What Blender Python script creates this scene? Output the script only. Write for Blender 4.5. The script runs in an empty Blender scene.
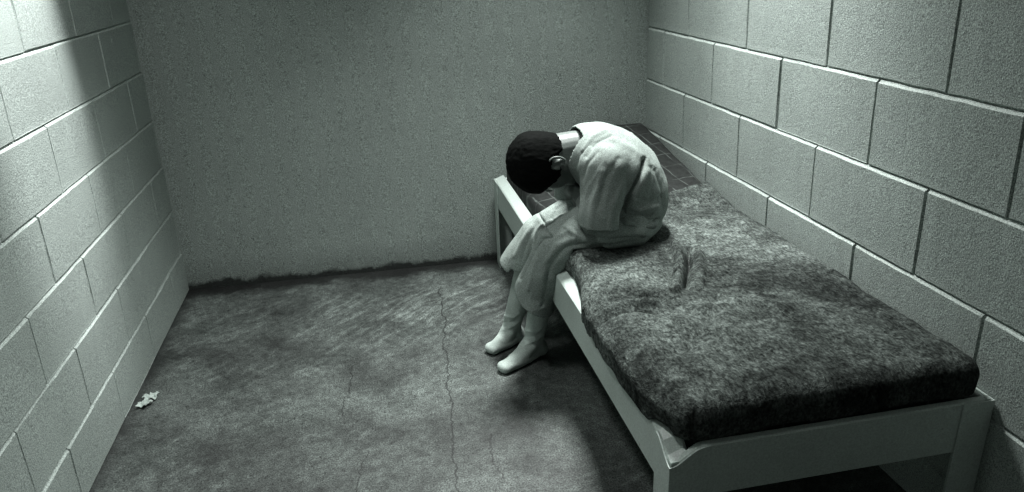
import bpy, bmesh, math, random
from mathutils import Vector, Matrix, Quaternion, noise
random.seed(7)
S = bpy.context.scene
COL = S.collection
V = Vector

# ------------------------------------------------------------------ helpers
def link(name, bm, mat, parent=None, smooth=True):
    me = bpy.data.meshes.new(name)
    bm.to_mesh(me); bm.free()
    o = bpy.data.objects.new(name, me)
    COL.objects.link(o)
    me.materials.append(mat)
    if smooth:
        me.polygons.foreach_set('use_smooth', [True]*len(me.polygons))
    if parent is not None:
        o.parent = parent
    return o

def tag(o, label=None, cat=None, group=None, kind=None):
    if label: o['label'] = label
    if cat: o['category'] = cat
    if group: o['group'] = group
    if kind: o['kind'] = kind
    return o

def box(bm, lo, hi):
    vs = [bm.verts.new((x, y, z)) for x in (lo[0], hi[0]) for y in (lo[1], hi[1]) for z in (lo[2], hi[2])]
    for f in ((0,1,3,2),(4,6,7,5),(0,4,5,1),(2,3,7,6),(0,2,6,4),(1,5,7,3)):
        bm.faces.new([vs[i] for i in f])
    return vs

def basis(d):
    d = d.normalized()
    a = V((0,0,1)) if abs(d.z) < .9 else V((1,0,0))
    x = d.cross(a).normalized(); y = d.cross(x).normalized()
    return x, y, d

def capsule(bm, p, r, q, s, n=20):
    """tapered capsule from p (radius r) to q (radius s)"""
    p, q = V(p), V(q)
    if (q-p).length < 1e-5: q = p + V((0,0,1e-4))
    X, Y, D = basis(q-p)
    rings = []
    k = 6
    for i in range(1, k+1):
        a = -math.pi/2 + i*(math.pi/2)/k
        rings.append((p + D*(r*math.sin(a)), r*math.cos(a)))
    for i in range(0, k):
        a = i*(math.pi/2)/k
        rings.append((q + D*(s*math.sin(a)), s*math.cos(a)))
    first = bm.verts.new(p - D*r); last = bm.verts.new(q + D*s)
    prev = None
    for c, rad in rings:
        ring = [bm.verts.new(c + (X*math.cos(t)+Y*math.sin(t))*rad) for t in [2*math.pi*j/n for j in range(n)]]
        if prev is None:
            for j in range(n): bm.faces.new((first, ring[(j+1)%n], ring[j]))
        else:
            for j in range(n): bm.faces.new((prev[j], prev[(j+1)%n], ring[(j+1)%n], ring[j]))
        prev = ring
    for j in range(n): bm.faces.new((prev[j], prev[(j+1)%n], last))

def chain(bm, pts, n=20):
    for (p, r), (q, s) in zip(pts, pts[1:]): capsule(bm, p, r, q, s, n)

def ellipsoid(bm, c, rad, rot=None, n=24):
    M = Matrix.Translation(V(c)) @ (rot.to_4x4() if rot else Matrix.Identity(4)) @ Matrix.Diagonal((*rad, 1))
    bmesh.ops.create_uvsphere(bm, u_segments=n, v_segments=n//2+4, radius=1, matrix=M)

def remeshed(name, bm, mat, voxel, smooth_it=4, parent=None):
    """fuse overlapping primitives into one continuous organic surface"""
    bmesh.ops.recalc_face_normals(bm, faces=bm.faces)
    o = link(name, bm, mat)
    m = o.modifiers.new('r', 'REMESH'); m.mode = 'VOXEL'; m.voxel_size = voxel; m.use_smooth_shade = True
    if smooth_it:
        s = o.modifiers.new('s', 'SMOOTH'); s.iterations = smooth_it; s.factor = .5
    dg = bpy.context.evaluated_depsgraph_get()
    me = bpy.data.meshes.new_from_object(o.evaluated_get(dg))
    o.modifiers.clear()
    old = o.data; o.data = me; bpy.data.meshes.remove(old)
    me.name = name
    if not me.materials: me.materials.append(mat)
    me.polygons.foreach_set('use_smooth', [True]*len(me.polygons))
    if parent is not None: o.parent = parent
    return o

def seg_dist(p, a, b):
    ab = b-a; t = max(0, min(1, (p-a).dot(ab)/max(ab.length_squared, 1e-9)))
    return (p-(a+ab*t)).length, t

SIGHT = V((.68, 2.2, -.70)).normalized()
def displace(o, folds=(), fn=None):
    me = o.data
    nor = [v.normal.copy() for v in me.vertices]
    flat = lambda p: p - SIGHT*p.dot(SIGHT)
    F = [([flat(V(p)) for p in pts], w, amp) for pts, w, amp in folds]
    for v, n in zip(me.vertices, nor):
        p = v.co.copy(); off = 0; fp = flat(p); near = min(1, max(0, -n.dot(SIGHT)*4+.6))
        for pts, w, amp in F:
            d = min(seg_dist(fp, a, b)[0] for a, b in zip(pts, pts[1:])) if near > 0 else 1
            if d < w*3: off += near*amp*math.exp(-(d/w)**2)
        if fn: off += fn(p, n)
        v.co = p + n*off
    me.update()

# ------------------------------------------------------------------ node helpers
class NT:
    def __init__(self, name):
        self.m = bpy.data.materials.new(name); self.m.use_nodes = True
        self.t = self.m.node_tree; self.N = self.t.nodes; self.L = self.t.links
        self.b = self.N['Principled BSDF']
        self.tc = self.N.new('ShaderNodeTexCoord').outputs['Object']
    def put(self, sock, v):
        if hasattr(v, 'links') or isinstance(v, bpy.types.NodeSocket): self.L.new(v, sock)
        elif v is not None: sock.default_value = v
    def noise(self, scale, detail=2, rough=.5, vec=None, dist=0, dim='3D'):
        n = self.N.new('ShaderNodeTexNoise'); n.noise_dimensions = dim
        n.inputs['Scale'].default_value = scale; n.inputs['Detail'].default_value = detail
        n.inputs['Roughness'].default_value = rough; n.inputs['Distortion'].default_value = dist
        self.L.new(vec if vec is not None else self.tc, n.inputs['Vector']); return n.outputs[0]
    def voronoi(self, scale, feature='F1', vec=None):
        n = self.N.new('ShaderNodeTexVoronoi'); n.feature = feature; n.inputs['Scale'].default_value = scale
        self.L.new(vec if vec is not None else self.tc, n.inputs['Vector']); return n.outputs['Distance']
    def math(self, op, a, b=None, c=None):
        n = self.N.new('ShaderNodeMath'); n.operation = op
        for s, v in zip(n.inputs, (a, b, c)):
            if v is not None: self.put(s, v)
        return n.outputs[0]
    def map(self, v, a, b, c, d, clamp=True):
        n = self.N.new('ShaderNodeMapRange'); n.clamp = clamp
        for s, x in zip(n.inputs, (v, a, b, c, d)): self.put(s, x)
        return n.outputs[0]
    def mapping(self, scale=(1,1,1), rot=(0,0,0), loc=(0,0,0), vec=None):
        n = self.N.new('ShaderNodeMapping'); n.inputs['Scale'].default_value = scale
        n.inputs['Rotation'].default_value = rot; n.inputs['Location'].default_value = loc
        self.L.new(vec if vec is not None else self.tc, n.inputs['Vector']); return n.outputs[0]
    def xyz(self, vec=None):
        n = self.N.new('ShaderNodeSeparateXYZ'); self.L.new(vec if vec is not None else self.tc, n.inputs[0]); return n.outputs
    def grey(self, v):
        """a scalar albedo turned into the cell's cool green grey"""
        n = self.N.new('ShaderNodeCombineColor')
        for s, k in zip(n.inputs, TINT): self.L.new(self.math('MULTIPLY', v, k), s)
        return n.outputs[0]
    def bump(self, h, dist, strength=1, chainto=None):
        n = self.N.new('ShaderNodeBump'); n.inputs['Distance'].default_value = dist; n.inputs['Strength'].default_value = strength
        self.L.new(h, n.inputs['Height'])
        if chainto is not None: self.L.new(chainto, n.inputs['Normal'])
        return n.outputs[0]
    def done(self, col, rough=.8, normal=None, spec=.3, **kw):
        self.L.new(self.grey(col), self.b.inputs['Base Color']) if isinstance(col, bpy.types.NodeSocket) else setattr(self.b.inputs['Base Color'], 'default_value', (col*TINT[0], col*TINT[1], col*TINT[2], 1))
        self.put(self.b.inputs['Roughness'], rough)
        self.b.inputs['Specular IOR Level'].default_value = spec
        if normal is not None: self.L.new(normal, self.b.inputs['Normal'])
        for k, v in kw.items(): self.b.inputs[k].default_value = v
        return self.m
TINT = (.87, 1.0, .935)

def speckle(t, base, amp, scale=240):
    """gritty speckle multiplied on a base value or socket"""
    a = t.noise(scale, 2, .7)
    k = t.math('MAXIMUM', t.map(a, .25, .75, 1-amp, 1+amp, False), .12)
    return t.math('MULTIPLY', k, base)

def painted_block(name, base):
    t = NT(name)
    big = t.map(t.noise(2.2, 4, .6), .3, .7, .9, 1.07)
    c = speckle(t, t.math('MULTIPLY', big, base), .85, 330)
    n1 = t.bump(t.noise(230, 3, .65), .0026, .65)
    n2 = t.bump(t.noise(60, 2, .5), .002, .35, n1)
    return t.done(c, .62, n2, .35)

M_block = painted_block('painted_block', .32)

def m_backwall():
    t = NT('painted_plaster')
    x, y, z = t.xyz()
    big = t.map(t.noise(1.6, 5, .6), .3, .7, .88, 1.08)
    c = speckle(t, t.math('MULTIPLY', big, .28), 1.4, 420)
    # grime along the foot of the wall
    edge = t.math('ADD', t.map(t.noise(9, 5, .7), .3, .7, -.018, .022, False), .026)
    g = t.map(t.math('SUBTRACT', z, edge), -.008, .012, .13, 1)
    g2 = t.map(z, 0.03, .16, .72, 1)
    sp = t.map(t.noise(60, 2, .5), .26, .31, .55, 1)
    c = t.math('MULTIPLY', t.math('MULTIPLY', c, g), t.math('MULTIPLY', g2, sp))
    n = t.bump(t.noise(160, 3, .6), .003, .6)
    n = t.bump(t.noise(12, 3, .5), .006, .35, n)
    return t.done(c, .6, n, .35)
M_back = m_backwall()

def m_floor():
    t = NT('stained_concrete')
    x, y, z = t.xyz()
    big = t.map(t.noise(2.3, 6, .65, dist=.4), .36, .64, .38, 1.65)
    mid = t.map(t.noise(11, 5, .7, dist=1.2), .3, .7, .72, 1.28)
    # mop and brush strokes: feathered streaks running down to the left
    w = t.N.new('ShaderNodeVectorMath'); w.operation = 'ADD'
    nz = t.N.new('ShaderNodeTexNoise'); nz.inputs['Scale'].default_value = 2.2; t.L.new(t.tc, nz.inputs['Vector'])
    sc = t.N.new('ShaderNodeVectorMath'); sc.operation = 'SCALE'; sc.inputs['Scale'].default_value = .16
    t.L.new(nz.outputs['Color'], sc.inputs[0]); t.L.new(t.tc, w.inputs[0]); t.L.new(sc.outputs[0], w.inputs[1])
    v1 = t.mapping((4.5, 34, 1), vec=t.mapping(rot=(0, 0, math.radians(-42)), vec=w.outputs[0]))
    s1 = t.noise(1.0, 4, .65, v1)
    band = t.math('MULTIPLY', t.map(y, -.85, -.5, 0, 1), t.map(y, -.36, -.20, 1, 0))
    band = t.math('MULTIPLY', band, t.map(x, .45, .8, .25, 1))
    band2 = t.map(t.noise(3.1, 2, .5), .5, .62, 0, .35)
    st = t.math('MULTIPLY', t.map(s1, .48, .66, 0, 1.5), t.math('ADD', t.math('MULTIPLY', band, 1.0), band2))
    v2 = t.mapping((4, 24, 1), loc=(3,1,0), vec=t.mapping(rot=(0, 0, math.radians(-15)), vec=w.outputs[0]))
    s2 = t.math('MULTIPLY', t.map(t.noise(1, 4, .6, v2), .58, .75, 0, .8), t.map(t.noise(2.2, 2, .5, t.mapping(loc=(4,2,0))), .45, .6, 0, 1))
    c = t.math('MULTIPLY', t.math('MULTIPLY', big, mid), .054)
    c = t.math('MULTIPLY', c, t.math('ADD', 1, t.math('ADD', st, s2)))
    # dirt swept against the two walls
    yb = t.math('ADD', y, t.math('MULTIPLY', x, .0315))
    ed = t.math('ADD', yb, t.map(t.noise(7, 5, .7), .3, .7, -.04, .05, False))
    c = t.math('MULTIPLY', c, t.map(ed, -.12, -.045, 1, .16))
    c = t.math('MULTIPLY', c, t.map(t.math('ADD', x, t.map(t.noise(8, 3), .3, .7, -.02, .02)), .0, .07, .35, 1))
    # hairline cracks
    for x0, k, ya, yb_, wd, seed in ((1.145, .075, -1.75, -.28, .0035, 3.), (.86, .165, -1.20, -.87, .0028, 9.), (1.20, .02, -1.62, -1.40, .003, 5.), (1.02,.20,-1.7,-1.4,.0025,13.)):
        wob = t.math('MULTIPLY', t.math('SUBTRACT', t.noise(7, 4, .65, t.mapping((0, 1, 0), loc=(seed, 0, 0))), .5), .09)
        cx = t.math('ADD', t.math('ADD', x0, t.math('MULTIPLY', t.math('ADD', y, .3), k)), wob)
        d = t.math('ABSOLUTE', t.math('SUBTRACT', x, cx))
        inside = t.math('MULTIPLY', t.math('GREATER_THAN', y, ya), t.math('LESS_THAN', y, yb_))
        dk = t.math('MULTIPLY', t.map(d, wd*.4, wd*1.2, .7, 0), inside)
        c = t.math('MULTIPLY', c, t.math('SUBTRACT', 1, dk))
    sp = t.map(t.noise(75, 2, .5), .30, .37, .3, 1)
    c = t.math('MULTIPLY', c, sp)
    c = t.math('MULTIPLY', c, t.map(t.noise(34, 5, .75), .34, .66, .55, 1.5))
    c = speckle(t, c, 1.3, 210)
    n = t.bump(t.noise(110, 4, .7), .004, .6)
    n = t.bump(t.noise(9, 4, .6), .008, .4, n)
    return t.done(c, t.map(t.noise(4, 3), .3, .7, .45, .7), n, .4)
M_floor = m_floor()

def m_paint_metal():
    t = NT('painted_steel')
    c = speckle(t, t.map(t.noise(5, 4, .6), .3, .7, .48, .56), .25, 260)
    chip = t.map(t.noise(24, 4, .7), .27, .30, .35, 1)
    c = t.math('MULTIPLY', c, chip)
    n = t.bump(t.noise(30, 3, .5), .0012, .5)
    return t.done(c, .38, n, .5)
M_steel = m_paint_metal()

def m_blanket():
    t = NT('grey_wool')
    patch = t.map(t.noise(3.4, 7, .66, dist=.5), .38, .66, 0, 1)
    fib = t.noise(1, 4, .7, t.mapping((170, 70, 120), (0,0,.5)))
    clump = t.noise(62, 4, .7, dist=1.2)
    tuft = t.noise(24, 3, .6, dist=.8)
    f = t.math('MULTIPLY', t.map(fib, .33, .68, .3, 1.7), t.map(clump, .36, .66, .5, 1.5))
    f = t.math('MULTIPLY', f, t.map(tuft, .35, .65, .7, 1.3))
    c = t.math('MULTIPLY', t.math('ADD', t.math('MULTIPLY', patch, .100), .030), f)
    n = t.bump(tuft, .012, .6)
    n = t.bump(clump, .012, .8, n)
    n = t.bump(fib, .006, .7, n)
    return t.done(c, 1.0, n, .02)
M_wool = m_blanket()

def m_mattress():
    t = NT('dark_quilted_ticking')
    x, y, z = t.xyz()
    wob = t.map(t.noise(6, 2), .3, .7, -.012, .012)
    a = t.math('PINGPONG', t.math('ADD', t.math('ADD', x, t.math('MULTIPLY', y, .15)), wob), .035)
    b = t.math('PINGPONG', t.math('ADD', t.math('SUBTRACT', y, t.math('MULTIPLY', x, .15)), wob), .055)
    ln = t.math('MAXIMUM', t.map(a, .0, .0035, 1, 0), t.map(b, .0, .0035, 1, 0))
    ln = t.math('MULTIPLY', ln, t.map(t.noise(14, 3), .36, .6, .05, 1))
    c = t.math('ADD', t.math('MULTIPLY', ln, .085), t.map(t.noise(40, 3, .7), .3, .7, .008, .020))
    c = speckle(t, c, .4, 230)
    n = t.bump(t.math('MINIMUM', t.map(a, 0, .02, 0, 1), t.map(b, 0, .02, 0, 1)), .006, .6)
    return t.done(c, .8, n, .2)
M_tick = m_mattress()

def m_cloth(name, base, amp=.2):
    t = NT(name)
    c = speckle(t, t.map(t.noise(18, 4, .6), .3, .7, base*.88, base*1.1), amp, 330)
    n = t.bump(t.noise(420, 2, .6), .0012, .6)
    n = t.bump(t.noise(26, 3, .55), .006, .35, n)
    return t.done(c, .9, n, .1)
M_shirt = m_cloth('pale_cotton_shirt', .25, .55)
M_trousers = m_cloth('pale_cotton_trousers', .30, .55)
def m_sock():
    t = NT('white_knit_sock')
    z = t.xyz()[2]
    rib = t.noise(1, 2, .5, t.mapping((420, 420, 60)))
    c = speckle(t, t.map(t.noise(20, 3), .3, .7, .42, .5), .3, 330)
    n = t.bump(rib, .0022, .7)
    return t.done(c, .95, n, .05)
M_sock = m_sock()
def m_skin():
    t = NT('skin')
    c = speckle(t, .13, .25, 300)
    n = t.bump(t.noise(300, 2), .0008, .4)
    return t.done(c, .45, n, .4)
M_skin = m_skin()
def m_hair():
    t = NT('black_hair')
    st = t.noise(1, 3, .6, t.mapping((60, 520, 520)))
    c = t.map(st, .3, .75, .002, .007)
    n = t.bump(st, .002, .5)
    return t.done(c, .8, n, .03)
M_hair = m_hair()
def m_simple(name, v, rough=.7):
    t = NT(name); return t.done(speckle(t, v, .25, 230), rough, None, .3)
M_ceil = m_simple('painted_ceiling', .12)
M_paper = m_simple('white_paper', .38)
M_lampbody = m_simple('lamp_housing', .4)

# ------------------------------------------------------------------ room shell
YF = -4.4      # front end of the cell, behind the camera
ZC = 2.75
KR = -.0247    # the right wall opens slightly towards the front
KB = -.0315    # the back wall is slightly out of square
XR = 2.184

def block_wall(name, place, row0, course, half, y0, parity0, ya, yb, zt):
    """place(s, z, d): s along the wall, d out of the wall into the room"""
    bm = bmesh.new()
    gap = .0013; dep = .0042; bev = .005; ledge = .0085
    # mortar backing
    q = [bm.verts.new(place(s, z, -dep)) for s, z in ((yb, 0), (ya, 0), (ya, zt), (yb, zt))]
    bm.faces.new(q)
    k = math.floor(-row0/course) - 1
    rnd = random.Random(name)
    while row0 + k*course < zt:
        z0 = row0 + k*course; z1 = z0 + course
        par = (parity0 + k) % 2
        lo = max(z0 + gap, 0.0); hi = min(z1 - gap, zt)
        if hi > lo + .01:
            n = math.floor((ya - y0)/half) - 2
            n += (n + par) % 2
            while y0 + n*half < yb:
                vg = .0022 if name == 'wall_right' else .0011
                s0 = max(y0 + n*half, ya) + vg; s1 = min(y0 + (n+2)*half, yb) - vg
                if y0 + n*half < ya: s0 = ya
                if y0 + (n+2)*half > yb: s1 = yb
                if s1 > s0 + .02:
                    f = rnd.uniform(-.0012, .0012)
                    j = [rnd.uniform(-.0012, .0012) for _ in range(4)]
                    # outline rings: mortar plane -> shoulder -> face, subdivided edges with slight raggedness
                    def ring(inset, d, top=0):
                        out = []
                        a, b, c, e = s0+inset+j[0], s1-inset+j[1], lo+inset+j[2], hi-inset-top+j[3]
                        if a < s0: a = s0
                        if c < 0: c = 0
                        if a > s0 and s0 == ya: a = ya
                        N1, N2 = 14, 7
                        pts = [(a+(b-a)*i/N1, c) for i in range(N1)] + [(b, c+(e-c)*i/N2) for i in range(N2)] + \
                              [(b-(b-a)*i/N1, e) for i in range(N1)] + [(a, e-(e-c)*i/N2) for i in range(N2)]
                        for (s, z) in pts:
                            w = noise.noise(V((s*19, z*19, 3.1*(1 if name == 'wall_left' else 2))))*.0016
                            out.append(bm.verts.new(place(min(max(s+w, ya), yb), max(z+w, 0), d)))
                        return out
                    r = [ring(0, -dep), ring(.0003, -.0030, .0004), ring(.0012, -.0008, .0014), ring(.0022, .0000, .0020)]
                    rise = []
                    hk = .85 if name == 'wall_left' else 1.05
                    for dz_, dd in ((.0030, 1), (.0052, 1), (.0070, 1), ((hi-lo)*.9, 0)): rise.append(ring(.0034, f, dz_) if dd == 0 else ring(.0028, f, dz_*hk))
                    NB = 14
                    for rr_, dd in zip(rise, (.0022, .0046, .0046, 0)):
                        for v in rr_[21:36]:
                            amp_ = max(.06, min(1.5, (.62 if name == 'wall_left' else 1.05) + 1.2*noise.noise(V((v.co.y*2.3, v.co.z*5, 4))) + .45*noise.noise(V((v.co.y*17, v.co.z*5, 9)))))
                            v.co.x += place(0, 0, dd*amp_)[0] - place(0, 0, 0)[0]
                    r += rise
                    for A, B in zip(r, r[1:]):
                        for i in range(len(A)):
                            bm.faces.new((A[i], A[(i+1) % len(A)], B[(i+1) % len(A)], B[i]))
                    bm.faces.new(r[-1])
                n += 2
        k += 1
    bmesh.ops.recalc_face_normals(bm, faces=bm.faces)
    o = link(name, bm, M_block, smooth=False)
    sm = o.data
    # shade flat on the big faces, smooth on the eased edges
    return tag(o, kind='structure')

# left wall: x = 0, room on +x
wl = block_wall('wall_left', lambda s, z, d: (d, s, z), .18946, .20321, .20321, -.42494, 0, YF, 0.02, ZC)
# right wall
wr = block_wall('wall_right', lambda s, z, d: (XR + KR*s - d, s, z), .59865 - .22923*2, .22923, .22451, -.24278, 1, YF, -.06, ZC)

def panel(name, pts, mat, n=None, kind='structure'):
    """a solid slab: pts is the visible quad, n the thickness vector pointing out of the room"""
    bm = bmesh.new()
    a = [bm.verts.new(p) for p in pts]
    b = [bm.verts.new(V(p)+V(n)) for p in pts]
    bm.faces.new(a); bm.faces.new(b[::-1])
    for i in range(4): bm.faces.new((a[i], b[i], b[(i+1) % 4], a[(i+1) % 4]))
    bmesh.ops.recalc_face_normals(bm, faces=bm.faces)
    return tag(link(name, bm, mat, smooth=False), kind=kind)

panel('floor', [(-.12, YF-.1, 0), (2.5, YF-.1, 0), (2.5, .1, 0), (-.12, .1, 0)], M_floor, (0, 0, -.12))
panel('wall_back', [(-.02, .0006, 0), (2.3, 2.3*KB, 0), (2.3, 2.3*KB, ZC), (-.02, .0006, ZC)], M_back, (0, .12, 0))
panel('wall_front', [(-.1, YF, 0), (2.4, YF, 0), (2.4, YF, ZC), (-.1, YF, ZC)], M_block, (0, -.1, 0))
panel('ceiling', [(-.12, YF-.1, ZC), (2.45, YF-.1, ZC), (2.45, .12, ZC), (-.12, .12, ZC)], M_ceil, (0, 0, .1))

# ------------------------------------------------------------------ bed frame
ROT = math.radians(.35)
BX, BY = 1.4625, -2.115          # near left corner of the bed on the floor
BW, BL, BZ = .764, 2.035, .42
bed = bpy.data.objects.new('bed_frame', None); COL.objects.link(bed)
bed.location = (BX, BY, 0); bed.rotation_euler = (0, 0, ROT)
tag(bed, 'white painted steel bed frame standing on the floor along the block wall', 'bed')
def bedw(p):     # bed coordinates to world
    c, s = math.cos(ROT), math.sin(ROT)
    return V((BX + p[0]*c - p[1]*s, BY + p[0]*s + p[1]*c, p[2]))

def notch(d):    # the folded lip dips towards the corner
    t = min(1, max(0, d/.075)); t = t*t*(3-2*t)
    return -.040*(1-t)

def fold_panel(name, L, to, depth_prof, ends=(True, True), mat=M_steel):
    """pressed steel panel of length L; to(s, a, z) places it; a = distance inwards"""
    bm = bmesh.new()
    n = 80
    rows = []
    for i in range(n+1):
        s = L*i/n
        dz = 0
        if ends[0]: dz = min(dz, notch(s))
        if ends[1]: dz = min(dz, notch(L-s))
        rows.append([bm.verts.new(to(s, a, z + (dz if up else 0))) for a, z, up in depth_prof])
    for A, B in zip(rows, rows[1:]):
        for j in range(len(A)-1): bm.faces.new((A[j], A[j+1], B[j+1], B[j]))
    bmesh.ops.recalc_face_normals(bm, faces=bm.faces)
    o = link(name, bm, mat, bed, smooth=False)
    m = o.modifiers.new('t', 'SOLIDIFY'); m.thickness = .003; m.offset = 0
    b = o.modifiers.new('b', 'BEVEL'); b.width = .0012; b.segments = 2; b.limit_method = 'ANGLE'; b.angle_limit = .6
    return o
prof = [(.02, BZ-.118, 0), (.0, BZ-.118, 0), (0, BZ-.03, 0), (0, BZ-.004, 1), (.004, BZ, 1), (.040, BZ+.014, 1), (.044, BZ+.012, 1), (.044, BZ-.03, 0)]
proff = [(.02, BZ-.128, 0), (.0, BZ-.128, 0), (0, BZ-.03, 0), (0, BZ-.002, 1), (.003, BZ+.001, 1), (.012, BZ+.003, 1), (.016, BZ, 1), (.016, BZ-.05, 0)]
fold_panel('side_rail', BL, lambda s, a, z: (a, s, z), prof, (True, False))
fold_panel('side_rail', BL, lambda s, a, z: (BW-a, s, z), [(a, z-.0, u) for a, z, u in proff], (False, False))
fold_panel('end_rail', BW, lambda s, a, z: (s, a, z), proff, (True, False))
fold_panel('end_rail', BW, lambda s, a, z: (s, BL-a, z), proff, (False, False))
def bed_leg(cx, cy, sx, sy):
    """L section leg of folded sheet, its outer faces proud of the rails"""
    bm = bmesh.new()
    t = .0035; w = .078
    dz0 = -.044 if (sx, sy) == (1, 1) else -.004
    ox, oy = cx - sx*t, cy - sy*t
    topx = [] ; n = 10
    # outline in plan: outer corner, along x, along y
    def col(px, py, d):
        z = BZ + (notch(d) if (sx, sy) == (1, 1) else 0) + .001
        return [(px, py, 0), (px, py, z)]
    path = [(ox, oy + sy*w*(1-i/n), w*(1-i/n)) for i in range(n)] + [(ox + sx*w*i/n, oy, w*i/n) for i in range(n+1)]
    cols = [[bm.verts.new(p) for p in col(*p3)] for p3 in path]
    for A, B in zip(cols, cols[1:]): bm.faces.new((A[0], A[1], B[1], B[0]))
    bmesh.ops.recalc_face_normals(bm, faces=bm.faces)
    o = link('leg', bm, M_steel, bed, smooth=False)
    m = o.modifiers.new('t', 'SOLIDIFY'); m.thickness = t; m.offset = 0
    b = o.modifiers.new('b', 'BEVEL'); b.width = .001; b.segments = 2; b.limit_method = 'ANGLE'; b.angle_limit = .6
bed_leg(0, 0, 1, 1); bed_leg(BW, 0, -1, 1); bed_leg(0, BL, 1, -1); bed_leg(BW, BL, -1, -1)
bm = bmesh.new(); box(bm, (.012, .012, BZ-.055), (BW-.012, BL-.012, BZ-.047))
for yy in (.5, 1.0, 1.5): box(bm, (.004, yy-.02, BZ-.095), (BW-.004, yy+.02, BZ-.056))
link('platform', bm, M_steel, bed, smooth=False)

# ------------------------------------------------------------------ mattress
MX0, MX1, MY0, MY1 = .050, BW-.030, .024, BL-.022
MT = .497
def sstep(a, b, x):
    t = min(1, max(0, (x-a)/(b-a))); return t*t*(3-2*t)
def mat_top(x, y):      # bed coordinates
    z = MT
    z += .140*min(1, max(0, (y-1.12)/.86))*sstep(.06, .42, x)
    z += .004*noise.noise(V((x*7, y*7, 2)))
    return z
def mattress():
    bm = bmesh.new()
    nx, ny = 44, 110
    r = .030; zb = BZ-.046
    def pos(a, b):
        # a,b in unfolded coordinates, folding down beyond the edge
        cx = min(max(a, MX0+r), MX1-r); cy = min(max(b, MY0+r), MY1-r)
        d = V((a-cx, b-cy)); L = d.length
        if L < 1e-7: return V((a, b, mat_top(a, b)))
        u = d/L; zt = mat_top(cx, cy)
        q = r*math.pi/2
        if L < q: an = L/r; h = r*math.sin(an); dz = r*(1-math.cos(an))
        else: h = r; dz = r + (L-q)
        return V((cx+u.x*h, cy+u.y*h, max(zb, zt-dz)))
    ext = r*math.pi/2 - r + .17
    def axis(lo, hi, n):
        inner = [lo + r + (hi-lo-2*r)*i/n for i in range(n+1)]
        o1 = [lo + r - e for e in (.22, .13, .10, .075, .047, .036, .024, .012)]
        o2 = [hi - r + e for e in (.012, .024, .036, .047, .075, .10, .13, .22)]
        return o1 + inner + o2
    AX = axis(MX0, MX1, nx); AY = axis(MY0, MY1, ny)
    g = [[bm.verts.new(pos(a, b)) for b in AY] for a in AX]
    for i in range(len(AX)-1):
        for j in range(len(AY)-1):
            bm.faces.new((g[i][j], g[i+1][j], g[i+1][j+1], g[i][j+1]))
    rim = [g[i][0] for i in range(len(AX))] + [g[-1][j] for j in range(1, len(AY))] + [g[i][-1] for i in range(len(AX)-2, -1, -1)] + [g[0][j] for j in range(len(AY)-2, 0, -1)]
    bm.faces.new(rim[::-1])
    bmesh.ops.remove_doubles(bm, verts=bm.verts, dist=1e-5)
    bmesh.ops.recalc_face_normals(bm, faces=bm.faces)
    o = link('mattress', bm, M_tick)
    o.location = bed.location; o.rotation_euler = bed.rotation_euler
    return tag(o, 'thin dark quilted mattress with pale stitched lines, bare at the far end of the bed', 'mattress')
mattress()

# ------------------------------------------------------------------ blanket
SEAT = bedw((0,0,0))
def bed_local(x, y):
    c, s = math.cos(-ROT), math.sin(-ROT); dx, dy = x-BX, y-BY
    return (dx*c-dy*s, dx*s+dy*c)
# ridges and creases in world coordinates: polyline, width, height
# creases as polylines, width, height (world metres)
SHIRT_FOLDS = [
    ([(1.736, -1.2, 0.782), (1.731, -1.2, 0.75), (1.706, -1.2, 0.704), (1.68, -1.2, 0.656), (1.668, -1.2, 0.611), (1.665, -1.2, 0.56)], 0.0065, -0.017),
    ([(1.747, -1.2, 0.742), (1.729, -1.2, 0.698), (1.707, -1.2, 0.647)], 0.012, 0.004),
    ([(1.668, -1.2, 0.614), (1.705, -1.2, 0.597), (1.749, -1.2, 0.578), (1.786, -1.2, 0.584)], 0.0055, -0.012),
    ([(1.677, -1.2, 0.643), (1.724, -1.2, 0.622), (1.781, -1.2, 0.626)], 0.008, 0.006),
    ([(1.682, -1.2, 0.585), (1.733, -1.2, 0.563), (1.777, -1.2, 0.565)], 0.006, 0.006),
    ([(1.546, -1.2, 0.831), (1.571, -1.2, 0.87), (1.609, -1.2, 0.885)], 0.006, 0.005),
    ([(1.555, -1.2, 0.808), (1.587, -1.2, 0.85), (1.631, -1.2, 0.868)], 0.005, -0.005),
    ([(1.533, -1.2, 0.769), (1.543, -1.2, 0.806), (1.565, -1.2, 0.833)], 0.005, 0.005),
    ([(1.543, -1.2, 0.743), (1.559, -1.2, 0.786), (1.59, -1.2, 0.818)], 0.005, -0.004),
    ([(1.591, -1.2, 0.646), (1.61, -1.2, 0.723), (1.652, -1.2, 0.79)], 0.01, -0.004),
    ([(1.565, -1.2, 0.581), (1.578, -1.2, 0.66), (1.604, -1.2, 0.756)], 0.011, 0.005),
    ([(1.628, -1.2, 0.567), (1.634, -1.2, 0.645), (1.669, -1.2, 0.717)], 0.008, 0.004),
    ([(1.802, -1.2, 0.62), (1.796, -1.2, 0.678), (1.773, -1.2, 0.746)], 0.005, -0.004),
    ([(1.757, -1.2, 0.649), (1.768, -1.2, 0.701), (1.76, -1.2, 0.754)], 0.008, -0.003),
    ([(1.635, -1.2, 0.855), (1.693, -1.2, 0.824), (1.743, -1.2, 0.782)], 0.008, 0.003),
    ([(1.71, -1.2, 0.667), (1.75, -1.2, 0.649), (1.797, -1.2, 0.658)], 0.006, -0.003),
    ([(1.694, -1.2, 0.625), (1.731, -1.2, 0.607), (1.765, -1.2, 0.607)], 0.004, -0.004),
]
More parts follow.
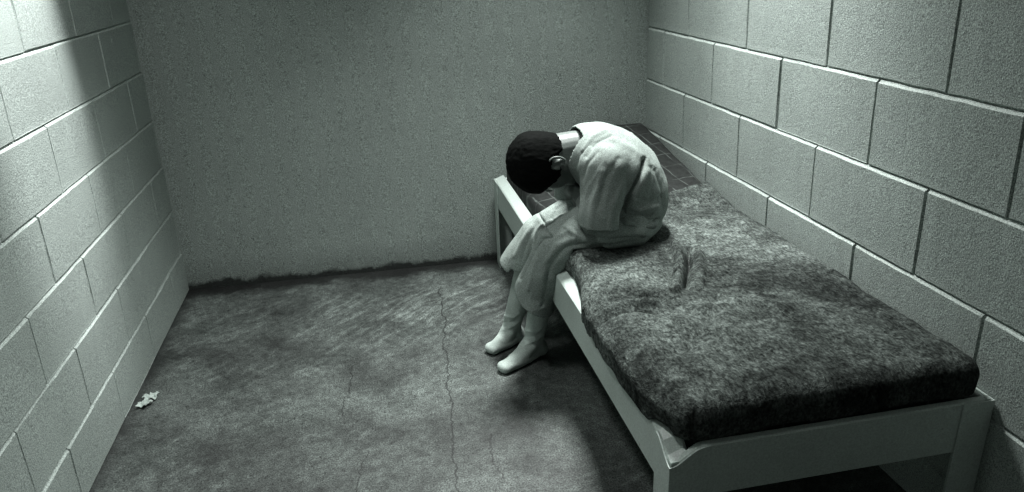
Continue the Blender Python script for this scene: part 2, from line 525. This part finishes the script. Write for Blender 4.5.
TROUSER_FOLDS = [
    ([(1.381, -1.2, 0.628), (1.412, -1.2, 0.588), (1.437, -1.2, 0.555)], 0.005, -0.008),
    ([(1.437, -1.2, 0.558), (1.405, -1.2, 0.552), (1.378, -1.2, 0.514), (1.347, -1.2, 0.455), (1.326, -1.2, 0.408)], 0.0055, -0.014),
    ([(1.432, -1.2, 0.609), (1.445, -1.2, 0.638), (1.471, -1.2, 0.658)], 0.0055, -0.007),
    ([(1.454, -1.2, 0.6), (1.477, -1.2, 0.631), (1.504, -1.2, 0.652)], 0.007, 0.003),
    ([(1.523, -1.2, 0.603), (1.546, -1.2, 0.563), (1.599, -1.2, 0.543), (1.734, -1.2, 0.531)], 0.0045, -0.009),
    ([(1.566, -1.2, 0.516), (1.649, -1.2, 0.517), (1.754, -1.2, 0.526)], 0.0045, -0.008),
    ([(1.549, -1.2, 0.5), (1.633, -1.2, 0.494), (1.741, -1.2, 0.503)], 0.006, 0.006),
    ([(1.513, -1.2, 0.546), (1.46, -1.2, 0.528), (1.423, -1.2, 0.481)], 0.008, 0.005),
    ([(1.606, -1.2, 0.504), (1.519, -1.2, 0.48), (1.472, -1.2, 0.425)], 0.007, -0.005),
    ([(1.559, -1.2, 0.53), (1.486, -1.2, 0.522), (1.439, -1.2, 0.472), (1.415, -1.2, 0.393)], 0.007, -0.004),
    ([(1.387, -1.2, 0.478), (1.369, -1.2, 0.431), (1.354, -1.2, 0.376)], 0.006, 0.004),
    ([(1.426, -1.2, 0.445), (1.417, -1.2, 0.375), (1.399, -1.2, 0.312)], 0.006, -0.004),
    ([(1.445, -1.2, 0.422), (1.437, -1.2, 0.336)], 0.005, 0.004),
    ([(1.357, -1.2, 0.584), (1.323, -1.2, 0.534), (1.296, -1.2, 0.482)], 0.007, 0.005),
    ([(1.38, -1.2, 0.595), (1.346, -1.2, 0.541), (1.321, -1.2, 0.472)], 0.006, -0.004),
    ([(1.483, -1.2, 0.59), (1.516, -1.2, 0.563), (1.566, -1.2, 0.523)], 0.006, 0.004),
]
BLANKET_FOLDS = [
    ([(1.451, -1.688), (1.49, -1.635), (1.543, -1.619), (1.6, -1.647)], 0.01, 0.014),
    ([(1.474, -1.683), (1.514, -1.653), (1.556, -1.659), (1.591, -1.692)], 0.009, -0.016),
    ([(1.573, -1.577), (1.617, -1.589), (1.667, -1.622)], 0.008, 0.01),
    ([(1.58, -1.611), (1.629, -1.63)], 0.006, -0.008),
    ([(1.442, -1.64), (1.484, -1.578), (1.536, -1.534)], 0.009, 0.012),
    ([(1.454, -1.655), (1.498, -1.594), (1.544, -1.569)], 0.007, -0.01),
    ([(1.815, -1.307), (1.784, -1.411), (1.736, -1.515), (1.694, -1.585)], 0.012, 0.02),
    ([(1.86, -1.303), (1.818, -1.405), (1.768, -1.496), (1.728, -1.568)], 0.01, -0.022),
    ([(1.883, -1.327), (1.827, -1.469), (1.756, -1.589)], 0.012, 0.01),
    ([(1.424, -1.788), (1.388, -1.875), (1.387, -1.971)], 0.014, -0.012),
    ([(1.466, -1.747), (1.439, -1.841), (1.428, -1.952)], 0.016, 0.01),
    ([(1.452, -1.504), (1.444, -1.598)], 0.01, 0.012),
    ([(1.538, -1.792), (1.628, -1.763), (1.712, -1.812), (1.769, -1.903)], 0.03, 0.008),
    ([(1.711, -1.701), (1.836, -1.675), (1.906, -1.754)], 0.02, 0.008),
    ([(1.786, -1.661), (1.677, -1.803), (1.602, -1.884)], 0.022, -0.008),
    ([(1.415, -2.049), (1.416, -2.104), (1.433, -2.143)], 0.012, -0.01),
]
BF = [([V((*p, 0)) for p in pts], w, a) for pts, w, a in BLANKET_FOLDS]
def blanket_h(x, y):
    P = V((x, y, 0)); h = 0
    for pts, w, a in BF:
        d = min(seg_dist(P, p, q)[0] for p, q in zip(pts, pts[1:]))
        if d < 3*w: h += 1.35*a*math.exp(-(d/w)**2)
    h += .007*noise.noise(V((x*5, y*5, 0))) + .0035*noise.noise(V((x*13, y*13, 4))) + .0018*noise.noise(V((x*34, y*34, 7)))
    # pressed down where the boy sits
    e = ((x-1.70)/.19)**2 + ((y+1.10)/.17)**2
    h *= min(1, max(0, (e-.5)/.7))
    return h + .004
def blanket():
    bm = bmesh.new()
    r = .038; top = MT + .010
    x0, x1, y0 = MX0-.012, MX1+.010, MY0-.010
    yend = 1.20
    AX = [x0 + r - e*.006 for e in range(18, 0, -1)] + [x0+r+(x1-x0-2*r)*i/160 for i in range(161)] + [x1-r+e*.008 for e in range(1, 12)]
    AY = [y0 + r - e*.006 for e in range(19, 0, -1)] + [y0+r+(yend-y0-r)*i/260 for i in range(261)]
    def pos(a, b):
        cx = min(max(a, x0+r), x1-r); cy = max(b, y0+r)
        d = V((a-cx, b-cy)); L = d.length
        # the far hem runs a little askew
        sk = .30*(a/BW-.5) + .014*noise.noise(V((a*6, 3, 1)))
        bb = cy + sk*(cy/yend)**3
        w = bedw((cx, bb, 0))
        zt = mat_top(cx, bb) - MT + top + blanket_h(w.x, w.y)*(.35+.65*sstep(.06, .13, a))
        if L < 1e-7: return V((cx, bb, zt))
        u = d/L; q = r*math.pi/2; over = 0
        wob = .004*noise.noise(V((a*9, b*14, 5)))*min(1, L/q)
        if L < q: an = L/r; h = r*math.sin(an); dz = r*(1-math.cos(an))
        else: h = r; dz = r + (L-q)
        if u.x < -.7:   # loose hanging hem on the open side, waving in and out
            over = (1-sstep(.60, .84, cy))*sstep(.0, .16, cy); wob += .047*over*min(1, L/q)
            dz += max(0, .010*noise.noise(V((2, b*6, 8))))*min(1, L/q)
            wob += .004*math.sin(b*19+2*math.sin(b*7))*min(1, L/q)
        z = zt - dz
        return V((cx+u.x*(h+wob), bb+u.y*(h+wob), max(z, BZ+.016-.030*sstep(.6, 1, over)+.005*noise.noise(V((b*11, 2, 2))))))
    g = [[bm.verts.new(pos(a, b)) for b in AY] for a in AX]
    for i in range(len(AX)-1):
        for j in range(len(AY)-1):
            bm.faces.new((g[i][j], g[i+1][j], g[i+1][j+1], g[i][j+1]))
    bmesh.ops.recalc_face_normals(bm, faces=bm.faces)
    o = link('blanket', bm, M_wool)
    m = o.modifiers.new('t', 'SOLIDIFY'); m.thickness = .007; m.offset = 1
    o.location = bed.location; o.rotation_euler = bed.rotation_euler
    return tag(o, 'dark grey mottled wool blanket spread over the near two thirds of the bed', 'blanket')
blanket()

for o in list(bed.children) + [bpy.data.objects['mattress'], bpy.data.objects['blanket']]:
    for v in o.data.vertices: v.co.x *= 1 - .040*v.co.y/BL

# ------------------------------------------------------------------ the seated boy
# head frame: U towards the crown, F out of the face, R to the near side
HC = V((1.442, -1.085, .778))
U = V((-.985, -.03, .10)).normalized()
F = V((-.10, -.05, -1)); F = (F - U*F.dot(U)).normalized()
R = F.cross(U).normalized()
if R.y > 0: R = -R
HM = Matrix((F, U, R)).transposed()      # columns: local f,u,r
def hp(f, u, r): return HC + F*f + U*u + R*r

def hand(bm, wrist, d, n, side, sc=.82):
    """five bent fingers on a palm: d along the hand, n out of the palm, side towards the thumb"""
    d, n = d.normalized(), n.normalized(); s = d.cross(n).normalized()*side
    W = V(wrist)
    for k in range(4):
        o = (-.024+.016*k)*sc
        base = W + d*.085*sc + s*(-o)
        capsule(bm, W + d*.015*sc + s*(-o*.7), .013*sc, base, .0115*sc, 12)
        L = (.036, .042, .040, .031)[k]*sc
        p1 = base + (d*.93+n*.36).normalized()*L
        p2 = p1 + (d*.55+n*.83).normalized()*L*.7
        p3 = p2 + (d*.1+n*1).normalized()*L*.5
        chain(bm, [(base, .0092*sc), (p1, .0088*sc), (p2, .0082*sc), (p3, .0072*sc)], 12)
    t0 = W + d*.028*sc + s*.026*sc
    t1 = t0 + (d*.75+s*.6+n*.25).normalized()*.038*sc
    t2 = t1 + (d*.95+s*.15+n*.3).normalized()*.030*sc
    chain(bm, [(W+d*.012*sc+s*.008*sc, .012*sc), (t0, .0125*sc), (t1, .0105*sc), (t2, .0085*sc)], 12)

def build_body():
    bm = bmesh.new()
    # cranium, face, jaw
    ellipsoid(bm, hp(.000, .012, 0), (.088, .086, .072), HM)
    ellipsoid(bm, hp(.030, -.030, 0), (.066, .074, .058), HM)
    ellipsoid(bm, hp(.030, -.072, 0), (.048, .042, .046), HM)
    capsule(bm, hp(.068, -.104, 0), .015, hp(.060, -.100, 0), .020)      # chin
    for s in (-1, 1):
        capsule(bm, hp(.062, -.095, .010*s), .017, hp(.000, -.062, .048*s), .016)   # jaw line
        ellipsoid(bm, hp(.070, -.030, .034*s), (.016, .020, .020), HM)      # cheekbone
        capsule(bm, hp(.083, .014, .012*s), .010, hp(.070, .012, .044*s), .010)  # brow
        ellipsoid(bm, hp(.078, -.004, .030*s), (.010, .0085, .013), HM)       # closed eyelid
        # ear: curled rim, lobe and bowl
        e0 = hp(-.006, -.024, .070*s)
        rim = []
        for i in range(13):
            a = math.radians(-60 + i*22.5)
            rr = .0225 if i < 9 else .018
            rim.append((e0 + U*(rr*1.25*math.sin(a)) + F*(-rr*math.cos(a)) + R*s*(.010+.004*math.cos(a)), .0042 if i else .005))
        chain(bm, rim, 10)
        capsule(bm, e0 - U*.024 + R*s*.006, .007, e0 - U*.018 + R*s*.006, .006, 12)     # lobe
        ellipsoid(bm, e0 + R*s*.002, (.016, .022, .006), HM)
        capsule(bm, e0 + F*.002 + U*.014 + R*s*.007, .0035, e0 - F*.008 - U*.010 + R*s*.008, .003, 10)
        capsule(bm, e0 + F*.012 - U*.004 + R*s*.006, .0045, e0 + F*.012 - U*.009 + R*s*.006, .004, 10)
    chain(bm, [(hp(.086, .004, 0), .007), (hp(.098, -.026, 0), .009), (hp(.094, -.034, 0), .0115)])   # nose
    for s in (-1, 1): capsule(bm, hp(.090, -.036, .010*s), .0075, hp(.086, -.034, .012*s), .006)
    chain(bm, [(hp(.074, -.062, -.020), .0045), (hp(.084, -.060, 0), .007), (hp(.074, -.062, .020), .0045)])
    chain(bm, [(hp(.073, -.071, -.016), .005), (hp(.081, -.072, 0), .0075), (hp(.073, -.071, .016), .005)])
    # neck
    chain(bm, [(hp(-.030, -.045, 0), .056), ((1.548, -1.09, .813), .053), ((1.63, -1.10, .80), .062)])
    # trunk, hunched
    ellipsoid(bm, (1.64, -1.10, .765), (.095, .145, .085), Matrix.Rotation(.5, 3, 'Y'))
    ellipsoid(bm, (1.695, -1.10, .70), (.10, .130, .10))
    ellipsoid(bm, (1.715, -1.10, .62), (.10, .120, .09))
    ellipsoid(bm, (1.715, -1.10, .585), (.115, .135, .072))
    # arms: near and far, forearms folded in across the belly
    for s, sh, el, wr in ((-1, (1.60,-1.225,.795), (1.575,-1.235,.625), (1.560,-1.140,.640)), (1, (1.60,-.985,.795), (1.575,-.965,.625), (1.555,-1.05,.655))):
        chain(bm, [(sh, .048), ((V(sh)+V(el))/2, .041), (el, .036)])
        chain(bm, [(el, .035), ((V(el)*.6+V(wr)*.4), .034), (wr, .023)])
        capsule(bm, sh, .048, (1.63, -1.10+.08*s, .79), .055)
        hand(bm, wr, V((.05, .9 if s < 0 else -.9, -.02)), V((.9, 0, -.3)), 1 if s < 0 else -1, .80)
    # legs
    for hip, knee, ank, heel, toe in (((1.70,-1.175,.575), (1.455,-1.135,.505), (1.415,-1.000,.085), (1.445,-.975,.028), (1.290,-1.062,.018)),
                                      ((1.70,-1.025,.570), (1.445,-.980,.488), (1.358,-.875,.085), (1.385,-.855,.028), (1.270,-.920,.018))):
        H, K, A = V(hip), V(knee), V(ank)
        chain(bm, [(H, .066), ((H+K)/2, .058), (K, .045)])
        calf = K*.68 + A*.32 + V((.012, .006, 0))
        chain(bm, [(K, .044), (calf, .043), (K*.3+A*.7, .030), (A, .026)])
        chain(bm, [(A, .026), (heel, .024)]); chain(bm, [(A, .026), ((V(heel)+V(toe))/2+V((0,0,.012)), .025), (toe, .016)])
        chain(bm, [(heel, .022), ((V(heel)+V(toe))/2, .022), (toe, .016)])
    o = remeshed('person', bm, M_skin, .0034, 3)
    for v in o.data.vertices:
        if v.co.x > 1.50 and v.co.z < .53: v.co.z = .53
    return o
person = build_body()
tag(person, 'dark-haired person in pale shirt and trousers sitting bowed over on the bed edge', 'person')

# hair cap, part of the person
def build_hair():
    bm = bmesh.new()
    bmesh.ops.create_icosphere(bm, subdivisions=6, radius=1)
    for v in bm.verts:
        p = v.co
        f, u, r = p.x*.106, p.y*.104, p.z*.085
        fl = -.098
        if f < fl+.02: f = fl + .02 - .02*(1-math.exp((f-fl-.02)/.02))
        c = V((f+.002, u+.014, r))
        # hairline: low on the nape, up around the ear, fringe falling over the forehead
        if c.x < -.055: line = -.074
        elif c.x < -.030: line = -.074 + (c.x+.055)/.025*.058
        elif c.x < .012: line = -.010
        elif c.x < .035: line = -.048
        else: line = -.048 + (c.x-.035)/.06*.045
        line += .004*noise.noise(V((c.x*90, c.z*90, 2))) + .004*noise.noise(V((c.x*260, c.z*260, 5)))
        sgn = min(1, max(0, (c.y - line)/.010 + .5))
        k = .86 + .14*sgn
        nz = 1 + .018*noise.noise(V((c.x*22, c.y*22, c.z*22))) + .016*noise.noise(V((c.x*85, c.y*35, c.z*85))) + .010*noise.noise(V((c.x*210, c.y*60, c.z*210)))
        c2 = V((c.x*k*nz, (c.y-.0)*k*nz if sgn > .5 else c.y*k, c.z*k*nz))
        v.co = hp(*c2)
    bmesh.ops.recalc_face_normals(bm, faces=bm.faces)
    return link('hair', bm, M_hair, person)
build_hair()

def wrinkle(p, d, across, along, amp, seed):
    """ridged folds drawn out along direction d"""
    d = V(d).normalized(); t = p.dot(d); q = p - d*t
    w = V((noise.noise(p*7+V((seed,0,0))), noise.noise(p*7+V((0,seed,0))), noise.noise(p*7+V((0,0,seed)))))*.03
    q = (q + w)*across + d*(t*along) + V((seed, seed, 0))
    r = 1 - min(1, abs(noise.noise(q))*3.2)
    m = max(0, noise.noise(p*9 + V((0, seed*2, 0)))+.35)
    return amp*(r*r - .25)*m

def cut_cap(o, c, n, r):
    """open a garment where a limb comes out"""
    bm = bmesh.new(); bm.from_mesh(o.data); c, n = V(c), V(n).normalized()
    kill = [f for f in bm.faces if (f.calc_center_median()-c).length < r and (f.calc_center_median()-c).dot(n) > 0]
    bmesh.ops.delete(bm, geom=kill, context='FACES')
    seen = set(); best = []
    for v0 in bm.verts:
        if v0 in seen: continue
        st = [v0]; seen.add(v0); isl = []
        while st:
            v = st.pop(); isl.append(v)
            for e in v.link_edges:
                w = e.other_vert(v)
                if w not in seen: seen.add(w); st.append(w)
        if len(isl) > len(best): best = isl
    keep = set(best)
    bmesh.ops.delete(bm, geom=[v for v in bm.verts if v not in keep], context='VERTS')
    bm.to_mesh(o.data); bm.free()

# shirt
def build_shirt():
    bm = bmesh.new()
    prof = [((1.590,.797), .088, .125), ((1.625,.778), .105, .155), ((1.665,.748), .117, .168), ((1.700,.705), .126, .166), ((1.718,.660), .130, .160), ((1.724,.622), .128, .156)]
    for (A, ra, wa), (B, rb, wb) in zip(prof, prof[1:]):
        for i in range(5):
            t = i/5
            r_ = ra+(rb-ra)*t; w_ = wa+(wb-wa)*t
            ellipsoid(bm, (A[0]+(B[0]-A[0])*t, -1.10, A[1]+(B[1]-A[1])*t), (r_, w_, r_), None, 32)
    chain(bm, [((1.560, -1.09, .818), .058), ((1.61, -1.10, .80), .078)])
    # near sleeve, wide and hanging to the elbow
    for q in ([((1.650,-1.175,.770), .085), ((1.606,-1.212,.775), .074), ((1.596,-1.232,.70), .068), ((1.586,-1.245,.640), .066), ((1.582,-1.250,.56), .064)],
              [((1.650,-1.02,.770), .085), ((1.600,-.985,.775), .070), ((1.588,-.962,.70), .065), ((1.580,-.950,.640), .063), ((1.578,-.950,.56), .061)]):
        chain(bm, q, 28)
    # blouse over the waistband
    chain(bm, [((1.735,-1.20,.592), .056), ((1.760,-1.10,.590), .066), ((1.74,-1.0,.592), .056)])
    chain(bm, [((1.66,-1.225,.60), .036), ((1.73,-1.215,.590), .045)])
    o = remeshed('shirt', bm, M_shirt, .0045, 14, person)
    displace(o, SHIRT_FOLDS, lambda p, n: .0022*noise.noise(V((p.x*16, p.y*16, p.z*9))) + wrinkle(p, (.5, 0, .86), 24, 5, .0022, 3))
    for v in o.data.vertices:
        if v.co.z < .532 and v.co.x > 1.5: v.co.z = .532 + (v.co.z-.532)*.05
    cut_cap(o, (1.583,-1.248,.598), (-.10, -.1, -1), .088)
    cut_cap(o, (1.578,-.950,.598), (-.08, 0, -1), .085)
    # neck hole
    cut_cap(o, (1.552,-1.09,.825), (-.93, 0, .05), .085)
    s = o.modifiers.new('t', 'SOLIDIFY'); s.thickness = .0025; s.offset = 1
    return o
shirt = build_shirt()
# collar band around the neck, a sub-part of the shirt
bm = bmesh.new()
pts = []
for i in range(25):
    a = 2*math.pi*i/24
    c = V((1.568, -1.092, .820)); X = V((0, 1, 0)); Y = V((.36, 0, .93))
    pts.append((c + X*.064*math.cos(a) + Y*.064*math.sin(a) + V((.016*max(0, math.sin(a)), 0, 0)), .0062))
chain(bm, pts, 10)
co = remeshed('collar', bm, M_shirt, .003, 2, shirt)

# trousers
def build_trousers():
    bm = bmesh.new()
    ellipsoid(bm, (1.718, -1.10, .580), (.116, .148, .080), None, 32)
    chain(bm, [((1.700,-1.182,.583), .082), ((1.58,-1.165,.563), .080), ((1.475,-1.140,.500), .071), ((1.445,-1.120,.43), .068), ((1.408,-1.085,.33), .067), ((1.392,-1.066,.17), .074)], 28)
    chain(bm, [((1.700,-1.020,.580), .080), ((1.56,-1.000,.540), .070), ((1.450,-.975,.482), .062), ((1.408,-.955,.42), .058), ((1.372,-.935,.36), .058), ((1.350,-.93,.25), .060)], 28)
    # cloth bridging between the thighs and pulled up at the lap
    chain(bm, [((1.62,-1.10,.560), .060), ((1.47,-1.06,.50), .052), ((1.44,-1.04,.45), .030)])
    chain(bm, [((1.60,-1.17,.590), .050), ((1.555,-1.08,.592), .020)])
    # broad overhang at the seat
    chain(bm, [((1.62,-1.235,.560), .044), ((1.71,-1.222,.560), .048), ((1.765,-1.17,.568), .050)])
    o = remeshed('trousers', bm, M_trousers, .0045, 10, person)
    displace(o, TROUSER_FOLDS, lambda p, n: .0025*noise.noise(V((p.x*14, p.y*14, p.z*8))) + wrinkle(p, (.75, 0, .65), 26, 5, .0035, 9))
    for v in o.data.vertices:
        x, y = v.co.x, v.co.y
        if x > 1.50:
            zf = .520
            if v.co.z < zf: v.co.z = zf + (v.co.z-zf)*.02
        elif x > 1.445 and v.co.z < .52 and v.co.z > .40: pass
    cut_cap(o, (1.400,-1.070,.296), (-.5, .55, -1), .125)
    cut_cap(o, (1.362,-.936,.335), (-.75, .1, -1), .10)
    s = o.modifiers.new('t', 'SOLIDIFY'); s.thickness = .003; s.offset = 1
    return o
trousers = build_trousers()

# socks
def build_sock(K, A, heel, toe):
    bm = bmesh.new()
    K, A, h, t = V(K), V(A), V(heel), V(toe)
    top = K*.62 + A*.38 + V((.004, .002, 0))
    chain(bm, [(top, .048), (K*.3+A*.7, .040), (A, .0345)], 24)
    chain(bm, [(A, .032), (h, .029)], 24)
    mid = (h+t)/2
    chain(bm, [(A, .032), (mid + V((0,0,.014)), .031), (t, .020)], 24)
    side = (t-h).cross(V((0,0,1))).normalized()
    chain(bm, [(h, .026), (mid+side*.006, .026), (t+side*.010, .0195)], 24)
    chain(bm, [(h, .026), (mid-side*.006, .025), (t-side*.010, .018)], 24)
    o = remeshed('sock', bm, M_sock, .0038, 4, person)
    fold = []
    for k, zz in enumerate((.03, .012, -.006)):
        c = A + V((0, 0, zz+.02))
        fold.append(([c + V((-.034, -.020, -.010*k)), c + V((.005, -.036, .004)), c+V((.034, -.012, .012))], .005, -.0025 if k % 2 else .003))
    displace(o, fold, lambda p, n: .0018*noise.noise(V((p.x*45, p.y*45, p.z*30))))
    for v in o.data.vertices:
        if v.co.z < .0015: v.co.z = .0015
    return o
build_sock((1.455,-1.135,.505), (1.415,-1.000,.085), (1.445,-.975,.028), (1.290,-1.062,.020))
build_sock((1.445,-.980,.488), (1.358,-.875,.085), (1.385,-.855,.028), (1.270,-.920,.020))

# ------------------------------------------------------------------ scrap of paper on the floor
def scrap():
    bm = bmesh.new(); n = 16
    g = []
    for i in range(n+1):
        row = []
        for j in range(n+1):
            a, b = i/n-.5, j/n-.5
            x = a*.045*(1+.3*noise.noise(V((b*4, 1, 0)))); y = b*.085*(1+.3*noise.noise(V((a*4, 5, 0))))
            z = .004 + .012*abs(noise.noise(V((a*4, b*5, 3)))) + .010*abs(math.sin(a*6+b*5))
            row.append(bm.verts.new((x, y, z)))
        g.append(row)
    for i in range(n):
        for j in range(n):
            if (i < 4 and 6 < j < 10) or (i > 11 and j < 4) or (i > 9 and 6 < j < 9) or (i < 3 and j > 13): continue
            bm.faces.new((g[i][j], g[i+1][j], g[i+1][j+1], g[i][j+1]))
    o = link('crumpled_paper', bm, M_paper, smooth=False)
    m = o.modifiers.new('t', 'SOLIDIFY'); m.thickness = .0008
    o.location = (.052, -.945, 0); o.rotation_euler = (0, 0, math.radians(-12))
    tag(o, 'small crumpled scrap of white paper on the floor against the left wall', 'paper')
scrap()

# ------------------------------------------------------------------ ceiling and side lights (above the frame), plus added fill and spots
def lamp(name, x, y, z, sx, sy, label):
    e = bpy.data.objects.new(name, None); COL.objects.link(e); e.location = (x, y, ZC)
    bm = bmesh.new(); box(bm, (-sx/2-.04, -sy/2-.04, -.05), (sx/2+.04, sy/2+.04, 0))
    bmesh.ops.bevel(bm, geom=bm.edges[:], offset=.008, segments=2, affect='EDGES')
    link('housing', bm, M_lampbody, e, smooth=False)
    tag(e, label, 'lamp')
    return e
def area(name, loc, rot, sx, sy, power, spread):
    L = bpy.data.lights.new(name, 'AREA'); L.shape = 'RECTANGLE'; L.size = sx; L.size_y = sy
    L.energy = power; L.spread = math.radians(spread); L.color = (.97, 1, .98)
    o = bpy.data.objects.new(name, L); COL.objects.link(o); o.location = loc; o.rotation_euler = rot
    return o
area('ceiling_light', (1.66, -.66, ZC-.06), (math.radians(-14), math.radians(4), 0), .5, .3, 27, 84)
area('side_light', (.50, -1.75, ZC-.06), (math.radians(8), math.radians(10), 0), .25, .35, 9.5, 100)
area('front_fill', (.7, -4.2, 2.1), (math.radians(72), 0, 0), 1.0, .8, 1.3, 170)  # weak fill added behind the camera; the scene has no corridor
def spot(name, loc, to, power, ang, blend, soft):
    sp = bpy.data.lights.new(name, 'SPOT'); sp.energy = power; sp.spot_size = math.radians(ang); sp.spot_blend = blend; sp.shadow_soft_size = soft
    so = bpy.data.objects.new(name, sp); COL.objects.link(so); so.location = loc
    so.rotation_euler = (V(to) - V(loc)).to_track_quat('-Z', 'Y').to_euler()
spot('left_wall_fill', (.95, -1.95, 2.65), (0, -1.85, .75), 15, 46, 1, .08)  # added wide spot that lifts the left wall; there is no window
spot('wall_beam', (1.72, -1.02, 2.68), (2.2, -1.18, 1.10), 150, 40, 1, .06)  # added spot, brightens the middle of the right wall
spot('narrow_beam', (.62, -1.02, 2.68), (0, -1.04, 1.30), 400, 26, .8, .03)  # added tight spot, makes the bright band high on the left wall

w = bpy.data.worlds.new('world'); S.world = w; w.use_nodes = True
w.node_tree.nodes['Background'].inputs[0].default_value = (.8, 1, .9, 1)
w.node_tree.nodes['Background'].inputs[1].default_value = .02

# ------------------------------------------------------------------ camera
cam = bpy.data.cameras.new('camera'); co_ = bpy.data.objects.new('camera', cam); COL.objects.link(co_)
right = V((.98296368, -.17848396, -.04388492)); up = V((.10536511, .35155849, .93021762)); fwd = V((.1506008, .91899407, -.36437521))
Mx = Matrix((right, up, -fwd)).transposed().to_4x4(); Mx.translation = V((.92030, -3.30037, 1.41571))
co_.matrix_world = Mx
cam.sensor_width = 36; cam.lens = 25.782; cam.shift_x = .01471; cam.shift_y = -.0103
cam.clip_start = .02
S.camera = co_

S.view_settings.view_transform = 'Standard'; S.view_settings.look = 'None'
S.view_settings.gamma = 1; S.view_settings.use_curve_mapping = False
S.view_settings.exposure = 0.55
